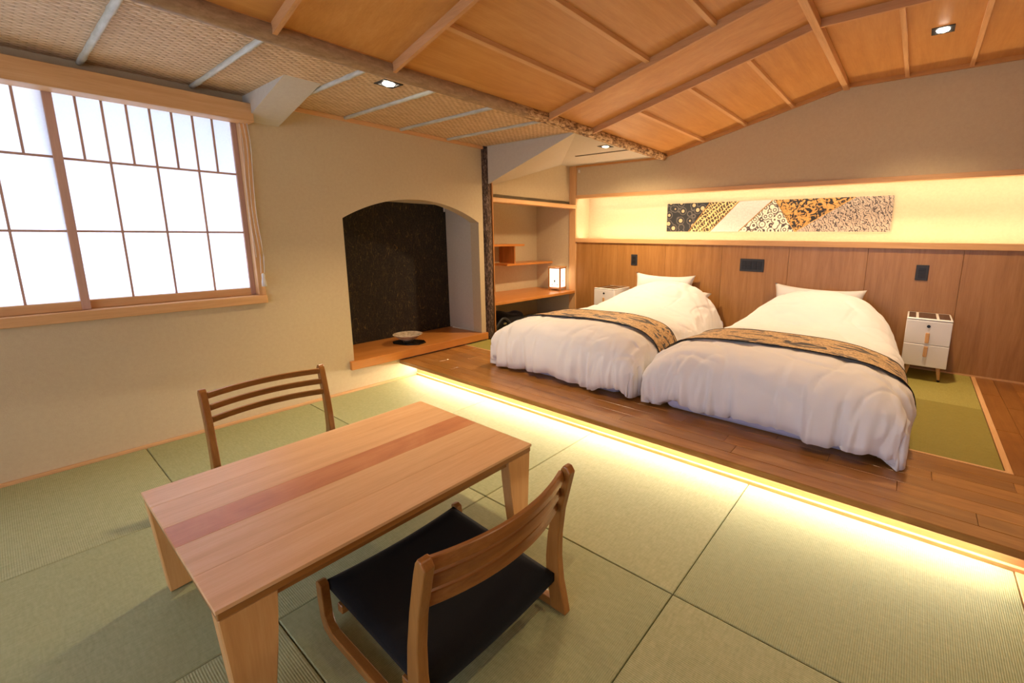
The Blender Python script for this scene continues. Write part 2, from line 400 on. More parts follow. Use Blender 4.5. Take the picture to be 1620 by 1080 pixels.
# ================================================================== LEFT WALL (window, niche with arched mouth)
W = MB(); TH = -0.12
def wbox(y0, y1, z0, z1, xf=0.0): W.box(TH, xf, y0, y1, z0, z1)
wbox(YF, -4.17, -0.1, ZL + 0.05); wbox(-4.17, -1.046, -0.1, 0.752); wbox(-4.17, -1.046, 1.931, ZL + 0.05)
wbox(-1.046, -0.513, -0.1, ZL + 0.05); wbox(-0.513, 0.758, -0.1, 0.165)
wbox(0.758, 0.815, -0.1, ZL + 0.05); wbox(0.815, 0.935, -0.1, ZL + 0.05, -0.068)
NA = 40; YC = 0.1225; HW = 0.6355; RISE = 0.17; RA = (HW ** 2 + RISE ** 2) / (2 * RISE); ZT = 1.479
arc = [(YC - HW + 2 * HW * k / NA) for k in range(NA + 1)]
arcz = [ZT - RA + math.sqrt(RA * RA - (y - YC) ** 2) for y in arc]
for k in range(NA):
    a, b, za, zb = arc[k], arc[k + 1], arcz[k], arcz[k + 1]
    W.hexa([(TH, a, za), (0, a, za), (0, b, zb), (TH, b, zb), (TH, a, ZL + 0.05), (0, a, ZL + 0.05), (0, b, ZL + 0.05), (TH, b, ZL + 0.05)])
struct(W.build('wall_left', 'plaster'), 'beige plaster wall with the paper window and arched alcove')
# tokonoma niche behind the arch
NX = -0.5; NZ = 1.483; NL = -0.56; NR = 0.758
struct(MB().box(NX, TH, NR, NR + 0.03, 0.239, NZ).box(NX, TH, NL - 0.03, NL, 0.239, NZ).box(NX - 0.03, TH, NL - 0.03, NR + 0.03, NZ, NZ + 0.03).build('wall_niche', 'plaster_grey'), 'pale plaster side walls inside the arched niche')
struct(B('wall_niche_back', NX - 0.03, NX, NL - 0.03, NR + 0.03, 0.15, NZ, 'washi'), 'black paper wall with gold threads at the back of the arched niche')
lgm = MB().prism([(NX + 0.001, NL + 0.05), (0.001, NL + 0.05), (0.001, NL + 0.01), (0.032, NL + 0.01), (0.032, 0.815), (0.001, 0.815), (0.001, 0.757), (NX + 0.001, 0.757)], 'Z', 0.172, 0.238).build('niche_ledge', 'ledge', None, 0.003, 2)
lg = tag(lgm, 'thick orange wooden ledge forming the floor of the arched niche', 'ledge')
tag(B('wall_hook', NX + 0.0, NX + 0.012, NR - 0.025, NR - 0.01, 1.42, 1.46, 'white_plastic', None, 0.002), 'tiny white hook at the upper right of the black niche wall', 'hook')
# ceiling trim on left wall
struct(B('trim_1', 0.0, 0.022, -0.87, 0.82, ZL - 0.028, ZL - 0.001, 'hinoki', None, 0.002), 'thin wood moulding where the plaster wall meets the woven ceiling')

# ------------------------------------------------------------------ alcove with shelves and desk (right of the post)
AX = -0.66
struct(MB().box(AX - 0.03, AX, 0.935, YH + 0.03, 0.1, 1.6).box(AX, -0.12, 0.905, 0.935, 0.1, 1.6).box(AX, -0.1, 0.935, YH, 1.557, 1.6)
       .build('wall_alcove', 'plaster'), 'beige plaster walls inside the desk alcove')
struct(B('wall_alcove_end', AX, -0.1, YH, YH + 0.03, 0.1, 1.6, 'plaster'), 'plaster end wall of the desk alcove beside the lamp')
struct(B('wall_alcove_upper', -0.16, -0.1, 0.935, YH, 1.555, ZL + 0.05, 'plaster'), 'lit plaster wall above the desk alcove')
struct(B('trim_2', -0.1, 0.0, 0.925, YH - 0.002, 1.513, 1.557, 'hinoki', None, 0.003), 'pale wooden lintel across the top of the desk alcove')
struct(B('trim_3', -0.1, -0.001, YH - 0.02, YH + 0.02, ZP, ZL, 'hinoki_z', None, 0.002), 'wooden corner post between desk alcove and headboard')
dk = tag(B('desk_board', AX + 0.001, 0.0, 0.937, YH - 0.022, 0.485, 0.515, 'ledge', None, 0.003), 'long orange wooden desk board built into the alcove', 'desk')
tag(B('wall_shelf', AX + 0.001, -0.38, 0.937, 1.78, 1.066, 1.09, 'ledge', None, 0.002), 'upper short wooden shelf on the left of the desk alcove', 'shelf')
sh2 = tag(B('wall_shelf', AX + 0.001, -0.38, 1.49, YH - 0.002, 0.842, 0.866, 'ledge', None, 0.002), 'lower longer wooden shelf reaching the right end of the desk alcove', 'shelf')
tag(B('shelf_divider', AX + 0.001, -0.40, 1.625, 1.645, 0.866, 1.066, 'cut_wood', None, 0.002), 'small upright board joining the two staggered alcove shelves', 'divider')

# ------------------------------------------------------------------ alcove post with bark
def post():
    m = MB(); n = 20; path = []
    seg = 60
    for i in range(seg + 1):
        z = ZP + (ZL - ZP) * i / seg
        for k in range(n):
            a = 2 * PI * k / n
            r = 0.05 + 0.006 * noise.noise(Vector((math.cos(a) * 3, math.sin(a) * 3, z * 6))) + 0.004 * noise.noise(Vector((math.cos(a) * 9, math.sin(a) * 9, z * 20)))
            m.v.append((-0.015 + r * math.cos(a), 0.868 + min(r * math.sin(a), 0.043), z))
    for i in range(seg):
        for k in range(n):
            m.f.append((i * n + k, i * n + (k + 1) % n, (i + 1) * n + (k + 1) % n, (i + 1) * n + k))
    m.f.append(tuple(range(n - 1, -1, -1))); m.f.append(tuple(seg * n + k for k in range(n)))
    o = m.build('bark_post', 'bark_post', smooth=True)
    tag(o, 'dark bark covered log post between arched niche and desk alcove', 'post')
    B('cut_face', -0.05, 0.03, 0.9105, 0.922, ZP, ZL - 0.002, 'cut_wood', o)
post()

# ================================================================== WINDOW (shoji)
win = empty('window_1'); struct(win, 'row of sliding white paper screens in a pale wood frame on the left wall')
B('sill', -0.11, 0.03, -4.17, -1.046, 0.752, 0.803, 'hinoki', win, 0.003)
B('frame_post', -0.11, 0.012, -1.085, -1.046, 0.803, 1.93, 'hinoki_z', win, 0.002)
B('frame_post', -0.11, 0.012, -4.17, -4.12, 0.803, 1.93, 'hinoki_z', win, 0.002)
B('frame_head', -0.11, 0.012, -4.12, -1.085, 1.9, 1.93, 'hinoki', win, 0.002)
def shoji(xf, ya, yb, zt=1.9, zb=0.804):
    """one sliding screen, front at xf"""
    s = empty('sliding_screen'); s.parent = win
    x0, x1 = xf - 0.026, xf; st = 0.033 if xf > -0.03 else 0.026
    B('stile', x0, x1, ya, ya + st, zb, zt, 'shoji_wood', s, 0.0015); B('stile', x0, x1, yb - st, yb, zb, zt, 'shoji_wood', s, 0.0015)
    B('rail', x0, x1, ya + st, yb - st, zb, zb + 0.045, 'hinoki', s, 0.0015); B('rail', x0, x1, ya + st, yb - st, zt - 0.04, zt, 'hinoki', s, 0.0015)
    a, b = ya + st, yb - st; w = 0.009
    for k in range(1, 4):
        y = a + (b - a) * k / 4; B('muntin', xf - 0.014, xf - 0.002, y - w / 2, y + w / 2, zb + 0.045, zt - 0.04, 'shoji_wood', s)
    for k in range(4):
        y = a + (b - a) * (k + 0.5) / 4; B('muntin', xf - 0.014, xf - 0.002, y - w / 2, y + w / 2, 1.5585, zt - 0.04, 'shoji_wood', s)
    for z in (1.553, 1.2):
        B('muntin', xf - 0.013, xf - 0.003, a, b, z - 0.0055, z + 0.0055, 'shoji_wood', s)
    # panes of paper behind the lattice
    zs = [zb + 0.045, 1.2, 1.553, zt - 0.04]
    for r in range(3):
        n = 8 if r == 2 else 4
        for k in range(n):
            B('pane', xf - 0.018, xf - 0.0155, a + (b - a) * k / n, a + (b - a) * (k + 1) / n, zs[r], zs[r + 1], 'paper', s)
shoji(-0.012, -2.60, -1.822)
shoji(-0.046, -1.862, -1.085)
shoji(-0.012, -3.36, -2.60)
shoji(-0.046, -4.12, -3.34)
# valance box over the window
vl = empty('window_valance', (0, 0, 0), 'pale wooden pelmet board along the top of the paper window', 'pelmet')
B('front_board', 0.095, 0.12, YF + 0.2, -1.04, 1.847, 1.95, 'hinoki', vl, 0.002)
B('bottom_board', 0.0, 0.095, YF + 0.2, -1.04, 1.847, 1.857, 'hinoki', vl)
B('side_board', 0.0, 0.0945, -1.052, -1.04, 1.857, 1.95, 'hinoki_x', vl)
# blind cord
cd = empty('blind_cord', (0.03, -1.075, 1.847), 'looped pale blind cord with white tassel hanging beside the paper window', 'cord')
def cordpath(dy, dx, zb): return [(dx + 0.004 * math.sin(k * 0.9), dy + 0.006 * math.sin(k * 0.5), -k * 0.05) for k in range(int(-zb / 0.05) + 1)]
MB().tube(cordpath(0.0, 0.015, -0.92), 0.0022, 6).build('cord_strand', 'cord', cd, smooth=True)
MB().tube(cordpath(0.018, 0.02, -0.92), 0.0028, 6).build('cord_strand', 'cord', cd, smooth=True)
MB().tube(cordpath(-0.018, 0.01, -0.80), 0.0016, 6).build('cord_strand', 'cord', cd, smooth=True)
MB().lathe([(0.0, 0.0), (0.008, -0.005), (0.010, -0.02), (0.008, -0.03), (0.012, -0.05), (0.015, -0.085), (0.0, -0.087)], (0.018, 0.012, -0.90), 14).build('tassel', 'white_plastic', cd, smooth=True)

# ================================================================== BACK WALL (headboard)
struct(MB().box(0.0, XR, YH, YH + 0.05, 1.672, ZH + 0.1).box(0.0, XR, YH + 0.26, YH + 0.3, 1.0, 1.8).box(-0.03, 0.0, YH, YH + 0.3, 1.0, ZH + 0.1).build('wall_back', 'plaster'), 'beige plaster wall above and inside the lit headboard niche')
struct(MB().box(0.0, XR, YH + 0.05, YH + 0.26, 1.676, 1.70).build('wall_back_niche_top', 'plaster_grey'), 'top of the lit headboard niche')
hb = struct(MB().box(0.0, XR, YH + 0.016, YH + 0.06, ZP - 0.05, 1.11).build('wall_headboard', 'hb'), 'walnut brown wood panelling behind the beds')
xs = [0.0, 0.6, 1.2, 1.815, 2.43, 3.035, 3.64, 4.245, 4.85, XR]
for a, b in zip(xs[:-1], xs[1:]):
    B('panel', a + 0.001, b - 0.001, YH, YH + 0.0155, ZP + 0.012, 1.112, 'hb', hb, 0.001)
B('skirting', 0.0, XR, YH - 0.006, YH + 0.015, ZP, ZP + 0.0115, 'hinoki_x', hb)
struct(MB().box(0.001, XR, YH - 0.022, YH + 0.055, 1.1125, 1.162).box(0.001, XR, YH + 0.055, YH + 0.2595, 1.1, 1.132).build('trim_4', 'hinoki_x', None, 0.002), 'long wooden ledge under the lit headboard niche')
struct(MB().box(0.001, XR, YH - 0.018, YH + 0.05, 1.632, 1.6715).build('trim_5', 'hinoki_x', None, 0.002), 'long wooden beam over the lit headboard niche')
# LED strips in the niche
def led_strip(name, x0, x1, y, z, sizey, watts, col, down, label, tilt=0.0):
    o = B(name, x0, x1, y - 0.008, y + 0.008, z - 0.004, z + 0.004, 'led')
    tag(o, label, 'light strip')
    L = bpy.data.lights.new(name + '_light', 'AREA'); L.shape = 'RECTANGLE'; L.size = x1 - x0; L.size_y = sizey; L.energy = watts; L.color = col
    lo = bpy.data.objects.new('light', L); COL.objects.link(lo); lo.parent = o
    lo.location = (0, 0, -0.003 if down else 0.012); lo.rotation_euler = (tilt if down else PI + tilt, 0, 0)
    return o
led_strip('light_strip', 0.05, XR - 0.05, YH + 0.085, 1.668, 0.012, LED_TOP_W, WARM3, True, 'warm light strip hidden behind the beam above the headboard niche', 0.25)
led_strip('light_strip', 0.05, XR - 0.05, YH + 0.085, 1.140, 0.012, LED_BOT_W, WARM3, False, 'warm light strip hidden behind the ledge below the headboard niche', 0.0)
led_strip('light_strip', 0.03, 3.77, 0.008, ZP - 0.042, 0.012, LED_STEP_W, WARM2, True, 'warm light strip hidden under the edge of the bed platform', -0.85)
# wall profile trim under the ceiling on the back wall
T = MB()
for (xa, za), (xb_, zb_) in (((XLOG, zslope(XLOG)), (XB, ZH)), ((XB, ZH), (XR, ZH))):
    T.hexa([(xa, YH - 0.02, za - 0.03), (xb_, YH - 0.02, zb_ - 0.03), (xb_, YH, zb_ - 0.03), (xa, YH, za - 0.03), (xa, YH - 0.02, za), (xb_, YH - 0.02, zb_), (xb_, YH, zb_), (xa, YH, za)])
T.box(0.0, XLOG - 0.03, YH - 0.02, YH, ZL - 0.02, ZL)
struct(T.build('trim_6', 'ceil_x'), 'thin wood moulding following the bent ceiling on the back wall')

# art panel
art = empty('textile_panel', (1.085, YH + 0.2595, 1.247), 'long collage of gold, black and silver kimono fabrics in the lit niche', 'wall art')
AW, AH = 2.07, 0.30
def art_mat(name, c_bg, c_fg, c3, kind):
    t = NT(name); v = t.coord()
    if kind == 'waves':
        vo = t.n('ShaderNodeTexVoronoi', i_Vector=v, i_Scale=13); d = vo.outputs['Distance']
        f = t.ramp(d, [(0.0, lin(c_fg)), (0.26, lin(c_fg)), (0.30, lin(c_bg)), (0.46, lin(c_bg)), (0.50, lin(c3)), (0.60, lin(c_bg))])
    elif kind == 'grass':
        a = t.wave(t.coord((1, 1, 1), rot=(0, 0.5, 0)), 11, 'X', 7.0, 2.0); b = t.wave(t.coord((1, 1, 1), rot=(0, -0.9, 0)), 8, 'X', 6.0, 2.0)
        f = t.ramp(t.math('MAXIMUM', a, b), [(0.72, lin(c_bg)), (0.86, lin(c_fg)), (1.0, lin(c3))])
    elif kind == 'plain':
        f = t.ramp(t.noise(v, 60, 3), [(0.3, lin(c_bg)), (0.7, lin(c_fg))])
    elif kind == 'floral':
        vo = t.n('ShaderNodeTexVoronoi', i_Vector=v, i_Scale=17); s_ = t.math('SINE', t.math('MULTIPLY', vo.outputs['Distance'], 19))
        f = t.ramp(t.math('ADD', t.math('MULTIPLY', s_, 0.5), 0.5), [(0.2, lin(c_fg)), (0.32, lin(c_bg)), (0.75, lin(c3))])
    elif kind == 'birds':
        n_ = t.noise(t.coord((1, 1, 1), rot=(0, 0.4, 0)), 23, 2, 0.45, 1.6)
        f = t.ramp(n_, [(0.46, lin(c_bg)), (0.49, lin(c_fg)), (0.56, lin(c_fg)), (0.62, lin(c3))])
    else:
        a = t.wave(t.coord((1, 1, 1), rot=(0, 0.5, 0)), 11, 'X', 11.0, 3.0)
        f = t.ramp(a, [(0.2, lin(c_fg)), (0.35, lin(c_bg)), (0.7, lin(c3)), (0.86, lin(c_fg)), (0.95, lin(c_bg))])
    t.bs(Base_Color=f, Roughness=0.6); return t.m
def P_(ft, fb=None): return ft
bands = [('waves', [(0, 1), (0.235, 1), (0.125, 0), (0, 0)], (20, 19, 20), (180, 154, 112), (96, 88, 80)),
         ('grass', [(0.235, 1), (0.38, 1), (0.24, 0), (0.125, 0)], (60, 46, 28), (180, 140, 74), (226, 196, 134)),
         ('plain', [(0.38, 1), (0.535, 1), (0.385, 0), (0.24, 0)], (186, 170, 158), (206, 190, 178), (206, 190, 178)),
         ('floral', [(0.535, 1), (0.545, 1), (0.64, 0), (0.385, 0)], (198, 178, 150), (54, 48, 46), (214, 198, 172)),
         ('birds', [(0.545, 1), (0.865, 1), (0.64, 0.002), (0.6395, 0)], (20, 18, 18), (176, 130, 62), (190, 146, 78)),
         ('clouds', [(0.865, 1), (1, 1), (1, 0), (0.64, 0)], (176, 154, 130), (66, 56, 52), (204, 184, 160))]
B('backing', 0, AW, -0.012, 0.0, 0, AH, 'lacquer_black', art)
for kind, pts, a, b, c in bands:
    m = MB(); m.prism([(x * AW, z * AH) for x, z in pts], 'Y', -0.016, -0.0122); m.build('fabric_piece', art_mat('art_' + kind, a, b, c, kind), art)
for (xa, za), (xb_, zb_) in (((0.235, 1), (0.125, 0)), ((0.535, 1), (0.385, 0)), ((0.865, 1), (0.64, 0)), ((0.545, 1), (0.64, 0)), ((0.38, 1), (0.24, 0))):
    MB().sweep([(xa * AW, -0.0165, za * AH), (xb_ * AW, -0.0165, zb_ * AH)], [(-0.004, -0.001), (0.004, -0.001), (0.004, 0.001), (-0.004, 0.001)], up=(0, 1, 0)).build('gold_cord', 'brass', art)

# outlets on the headboard
def plate(x0, x1, z0, z1, n, rows_, label):
    o = empty('wall_switch', ((x0 + x1) / 2, YH, z0), label, 'switch')
    w = x1 - x0; h = z1 - z0
    B('cover_plate', -w / 2, w / 2, -0.008, 0, 0, h, 'darkgrey', o, 0.003)
    for k in range(n):
        for r in range(rows_):
            cw = (w - 0.03) / n; xa = -w / 2 + 0.015 + k * cw; ch = (h - 0.036) / rows_; za = 0.018 + r * ch
            B('switch_button', xa + 0.003, xa + cw - 0.003, -0.0115, -0.008, za + 0.002, za + ch - 0.002, 'black', o, 0.001)
plate(0.782, 0.862, 0.868, 0.99, 1, 2, 'single dark wall switch plate above the left bed pillow')
plate(2.0, 2.222, 0.868, 0.988, 4, 2, 'wide dark four-gang switch plate between the two beds')
plate(3.365, 3.446, 0.87, 0.99, 1, 3, 'single dark wall plate above the right nightstand')
tag(B('wall_sensor', 0.025, 0.05, YH - 0.012, YH, 1.93, 1.965, 'white_plastic', None, 0.003), 'tiny white sensor high in the corner of the back wall', 'sensor')

# other walls of the room, out of view
struct(B('wall_right', XR, XR + 0.1, YF, YH + 0.3, -0.1, ZH + 0.1, 'plaster'), 'plain beige plaster wall on the right side')
WXa, WXb, WZa, WZb = 0.7, 4.3, 0.35, 1.9
struct(MB().box(-0.12, WXa, YF - 0.1, YF, -0.1, ZH + 0.1).box(WXb, XR + 0.1, YF - 0.1, YF, -0.1, ZH + 0.1).box(WXa, WXb, YF - 0.1, YF, -0.1, WZa).box(WXa, WXb, YF - 0.1, YF, WZb, ZH + 0.1).build('wall_front', 'plaster'), 'beige plaster wall with a paper window behind the viewer')
w2 = empty('window_2'); struct(w2, 'wide white paper screens in the wall behind the viewer')
B('frame_head', WXa, WXb, YF - 0.09, YF + 0.01, WZb - 0.04, WZb, 'hinoki_x', w2); B('sill', WXa, WXb, YF - 0.09, YF + 0.02, WZa, WZa + 0.04, 'hinoki_x', w2)
for k in range(4):
    xa = WXa + (WXb - WXa) * k / 4; xb_ = WXa + (WXb - WXa) * (k + 1) / 4
    B('stile', xa, xa + 0.03, YF - 0.05, YF - 0.02, WZa + 0.04, WZb - 0.04, 'shoji_wood', w2); B('stile', xb_ - 0.03, xb_, YF - 0.05, YF - 0.02, WZa + 0.04, WZb - 0.04, 'shoji_wood', w2)
    B('pane', xa + 0.03, xb_ - 0.03, YF - 0.04, YF - 0.037, WZa + 0.04, WZb - 0.04, 'paper_behind', w2)
    for q in range(1, 4): B('muntin', xa + 0.03, xb_ - 0.03, YF - 0.036, YF - 0.026, WZa + (WZb - WZa) * q / 4 - 0.004, WZa + (WZb - WZa) * q / 4 + 0.004, 'shoji_wood', w2)

# ================================================================== CEILING
ce = struct(MB().box(-0.12, XLOG + 0.03, YF, YH + 0.3, ZL + 0.02, ZL + 0.05)
            .hexa([(XLOG, YF, 2.05), (XB, YF, ZH + 0.02), (XB, YH + 0.05, ZH + 0.02), (XLOG, YH + 0.05, 2.05), (XLOG, YF, 2.08), (XB, YF, ZH + 0.05), (XB, YH + 0.05, ZH + 0.05), (XLOG, YH + 0.05, 2.08)])
            .box(XB, XR + 0.1, YF, YH + 0.05, ZH + 0.02, ZH + 0.05).build('ceiling', 'ceil_y'), 'ceiling of woven panels, round log and bent wooden boards')
# woven panels between bamboo battens
yb = [-4.27, -3.84, -3.42, -2.99, -2.565, -2.14, -1.714, -1.288, -0.845, -0.444, -0.014, 0.427, 0.845]
for a, b in zip(yb[:-1], yb[1:]):
    B('woven_panel', 0.0, XLOG, a + 0.001, b - 0.001, ZL, ZL + 0.015, 'ajiro', ce)
for y in yb[1:-1]:
    m = MB(); n = 24; path = [(0.005 + (XLOG - 0.03) * k / n, y, ZL - 0.006) for k in range(n + 1)]
    sc = [1 + (0.18 if k % 8 == 3 else 0) + 0.05 * math.sin(k) for k in range(n + 1)]
    m.tube(path, 0.0125, 10, sc).build('bamboo_batten', 'bamboo', ce, smooth=True)
B('plaster_panel', -0.1, XLOG, 0.848, YH, ZL, ZL + 0.015, 'plaster_grey', ce)
# air slot in the plaster part
tag(B('air_slot', 0.40, 1.06, 1.735, 1.762, ZL - 0.004, ZL + 0.0, 'glass_dark'), 'narrow dark air slot in the low ceiling near the back wall', 'vent')
# ribs (running up the slope) and battens
ribs = [-3.9, -3.37, -2.46 + 0.02, -1.93 + 0.0, -1.286, -0.76, 0.41, 0.94]
ribs = [-3.0, -2.46, -1.286, -0.76, 0.41, 0.94]
xsl = [1.16, 1.57, 1.965, 2.36, XB]; xfl = [XB, 3.15, 3.52, 3.89, 4.26, 4.63, XR]
bays = [(YF, -3.0, 0), (-3.0, -2.46, 1), (-2.46, -1.286, 0), (-1.286, -0.76, 1), (-0.76, 0.41, 0), (0.41, 0.94, 1), (0.94, YH, 0)]
def slab(x0, x1, y0, y1, t0, t1):
    return MB().hexa([(x0, y0, zslope(x0) + t0), (x1, y0, zslope(x1) + t0), (x1, y1, zslope(x1) + t0), (x0, y1, zslope(x0) + t0),
                      (x0, y0, zslope(x0) + t1), (x1, y0, zslope(x1) + t1), (x1, y1, zslope(x1) + t1), (x0, y1, zslope(x0) + t1)])
for y0, y1, narrow in bays:
    cuts = [(1.16, XB), (XB, XR)] if narrow else list(zip(xsl[:-1], xsl[1:])) + list(zip(xfl[:-1], xfl[1:]))
    for a, b in cuts:
        slab(a + 0.0005, b - 0.0005, y0 + 0.0005, y1 - 0.0005, 0.0, 0.012).build('ceiling_board', 'ceil_x' if narrow else 'ceil_y', ce)
    if not narrow:
        for x in xsl[1:-1] + xfl[1:-1]:
            slab(x - 0.013, x + 0.013, y0 + 0.009, y1 - 0.009, -0.024, 0.0).build('batten', 'batten', ce, 0.001)
MB().box(XB - 0.021, XB + 0.021, YF, YH - 0.021, ZH - 0.050, ZH - 0.002).build('ridge_batten', 'batten', ce, 0.002)
for y in ribs:
    m = MB()
    for a, b in ((1.165, XB), (XB, XR)):
        m.hexa([(a, y - 0.009, zslope(a) - 0.045), (b, y - 0.009, zslope(b) - 0.045), (b, y + 0.009, zslope(b) - 0.045), (a, y + 0.009, zslope(a) - 0.045),
                (a, y - 0.009, zslope(a)), (b, y - 0.009, zslope(b)), (b, y + 0.009, zslope(b)), (a, y + 0.009, zslope(a))])
    m.build('rib', 'rib', ce)
# log along the bend
def log():
    m = MB(); n = 20; seg = 160; Y0, Y1 = YF, YH - 0.02
    for i in range(seg + 1):
        y = Y0 + (Y1 - Y0) * i / seg
        rough = 1.0 if y > 0.25 else 0.2
        cxx = XLOG + 0.008 * math.sin(y * 1.7); czz = 2.012 + 0.004 * math.sin(y * 2.3 + 1)
        for k in range(n):
            a = 2 * PI * k / n
            r = 0.042 + rough * (0.005 * noise.noise(Vector((math.cos(a) * 2, y * 9, math.sin(a) * 2))) + 0.004 * noise.noise(Vector((math.cos(a) * 6, y * 30, math.sin(a) * 6))))
            m.v.append((cxx + r * math.cos(a), y, czz + r * math.sin(a)))
    for i in range(seg):
        for k in range(n): m.f.append((i * n + k, (i + 1) * n + k, (i + 1) * n + (k + 1) % n, i * n + (k + 1) % n))
    m.f.append(tuple(range(n))); m.f.append(tuple(seg * n + k for k in range(n - 1, -1, -1)))
    o = m.build('ceiling_log', None, smooth=True)
    t = NT('log_bark_two_zones'); v = t.coord((1, 0.35, 1)); n1 = t.noise(v, 55, 5, 0.7, 0.5)
    sp = t.n('ShaderNodeSeparateXYZ', i_0=t.coord())
    z = t.math('ADD', sp.outputs[1], t.math('MULTIPLY', t.noise(t.coord(), 9, 3), 0.6))
    zone = t.ramp(t.math('ADD', t.math('MULTIPLY', z, 0.5), 0.2), [(0.36, G(0)), (0.5, G(1))])
    ca = t.ramp(n1, [(0.3, lin((140, 110, 78))), (0.5, lin((164, 132, 96))), (0.7, lin((186, 154, 118)))])
    cb = t.ramp(n1, [(0.40, lin((96, 62, 32))), (0.5, lin((186, 144, 92))), (0.6, lin((226, 196, 150)))])
    t.bs(Base_Color=t.mix(zone, ca, cb), Roughness=0.6); t.bump(t.math('MULTIPLY', n1, zone), 0.6, 0.01)
    o.data.materials.append(t.m)
    tag(o, 'long round log running along the ceiling between woven panels and boards', 'log')
log()
# sloped plaster haunches
struct(MB().prism([(0.0, ZL), (0.0, 1.868), (0.63, ZL)], 'Y', -1.05, -0.87).build('trim_haunch', 'plaster_grey'), 'white sloping wedge under the ceiling beside the window pelmet')
P0, P1, P2, PC = (-0.12, 0.862, 1.622), (1.085, 0.862, ZL), (-0.12, 2.14, ZL), (-0.12, 0.862, ZL)
struct(MB().add([P0, P1, P2, PC], [(0, 1, 2), (0, 3, 1), (0, 2, 3), (1, 3, 2)]).build('trim_hip', 'plaster_grey'), 'sloping plaster corner piece above the desk alcove')

# ------------------------------------------------------------------ downlights
def downlight(x, y, z, label, lit=True, watts=SPOT_W, size=0.11, cone=2.0, blend=1.0, dim=False):
    o = empty('downlight', (x, y, z), label, 'downlight', 'recessed downlights')
    s = size / 2
    fr = MB(); w = 0.016
    for (a, b, c, d) in ((-s, s, -s, -s + w), (-s, s, s - w, s), (-s, -s + w, -s + w, s - w), (s - w, s, -s + w, s - w)): fr.box(a, b, c, d, -0.004, 0.002)
    fr.build('trim_frame', 'black', o)
    MB().box(-s + w, s - w, -s + w, s - w, -0.0015, 0.0).build('reflector', 'darkgrey', o)
    MB().lathe([(0.0, -0.012), (0.02, -0.0105), (0.03, -0.006), (0.032, -0.0016)], (0, 0, 0), 24).build('lens', 'dl_lens' if lit and not dim else 'dl_lens_dim', o, smooth=True)
    if lit:
        L = bpy.data.lights.new('downlight_beam', 'SPOT'); L.energy = watts; L.color = WARM; L.spot_size = cone; L.spot_blend = blend; L.shadow_soft_size = 0.04
        lo = bpy.data.objects.new('light', L); COL.objects.link(lo); lo.parent = o; lo.location = (0, 0, -0.03)
    return o
downlight(0.94, -0.652, ZL, 'lit square downlight in the woven ceiling in front of the niche', True, SPOT_W * 0.8, 0.11, 1.75)
downlight(0.946, 1.49, ZL, 'small square downlight near the air slot and the log end', True, SPOT_W * 1.0, 0.11, 2.9, 0.8, True)
downlight(3.333, 1.51, ZH, 'lit square downlight in the board ceiling over the right bed')
downlight(3.333, -0.652, ZH, 'square downlight in the board ceiling right of the table', True, SPOT_W * 0.25)

# ================================================================== BEDS
def bed(cx, label_bed, label_mat):
    o = empty('bed', (cx, 1.26, ZP), label_bed, 'bed', 'the two low beds')
    B('bed_base', -0.53, 0.53, -0.985, 0.97, 0.0, 0.11, 'sheet', o, 0.05, 3)
    B('mattress', -0.55, 0.55, -1.0, 0.985, 0.112, 0.23, 'sheet', o, 0.055, 3)
    return o
bed(1.36, 'left low bed with pale sheet and mattress under a white duvet', '')
bed(2.75, 'right low bed with pale sheet and mattress under a white duvet', '')
def duvet_point(u, y, phi, w, seed, zb=None):
    """u in [-1,1] across; y along; phi foot curl angle (0 on top)"""
    a = u * PI / 2
    sx = math.copysign(abs(math.sin(a)) ** 0.78, u); cz0 = max(0.0, math.cos(a))
    # length profile of the top
    t = min(max((y - 1.25) / 0.75, 0), 1); t = t * t * (3 - 2 * t)
    top = 0.555 + 0.20 * t * (0.35 + 0.65 * max(0.0, math.cos(u * PI / 2)) ** 0.7)
    top += 0.018 * math.sin((y - 0.3) * 3.2)
    fs = math.sin(phi) ** 0.8 if phi > 0 else 0.0; fc = max(0.0, math.cos(phi)) ** 0.55
    rr = (abs(sx) ** 13 + fs ** 13) ** (1 / 13)
    if rr > 1: sx /= rr; fs /= rr
    yy = y - 0.36 * fs
    cz = cz0 ** (0.38 + 0.50 * t)
    wm = min(max((y - 0.35) / 0.5, 0), 1); wm = wm * wm * (3 - 2 * wm)
    ww = w * (1 + 0.01 * fs ** 3) * (1 - 0.085 * wm) * (1 - 0.10 * t)
    base = 0.208 + 0.045 * noise.noise(Vector((u * 4.3 + seed, yy * 2.7, seed))) + 0.02 * noise.noise(Vector((u * 13 + seed, yy * 9, seed)))
    base -= 0.02 * (abs(u) ** 6) * (1 if yy < 0.6 else 0.3)
    base += 0.06 * t
    z = base + (top - base) * cz * fc
    return Vector((ww * sx, yy, z))
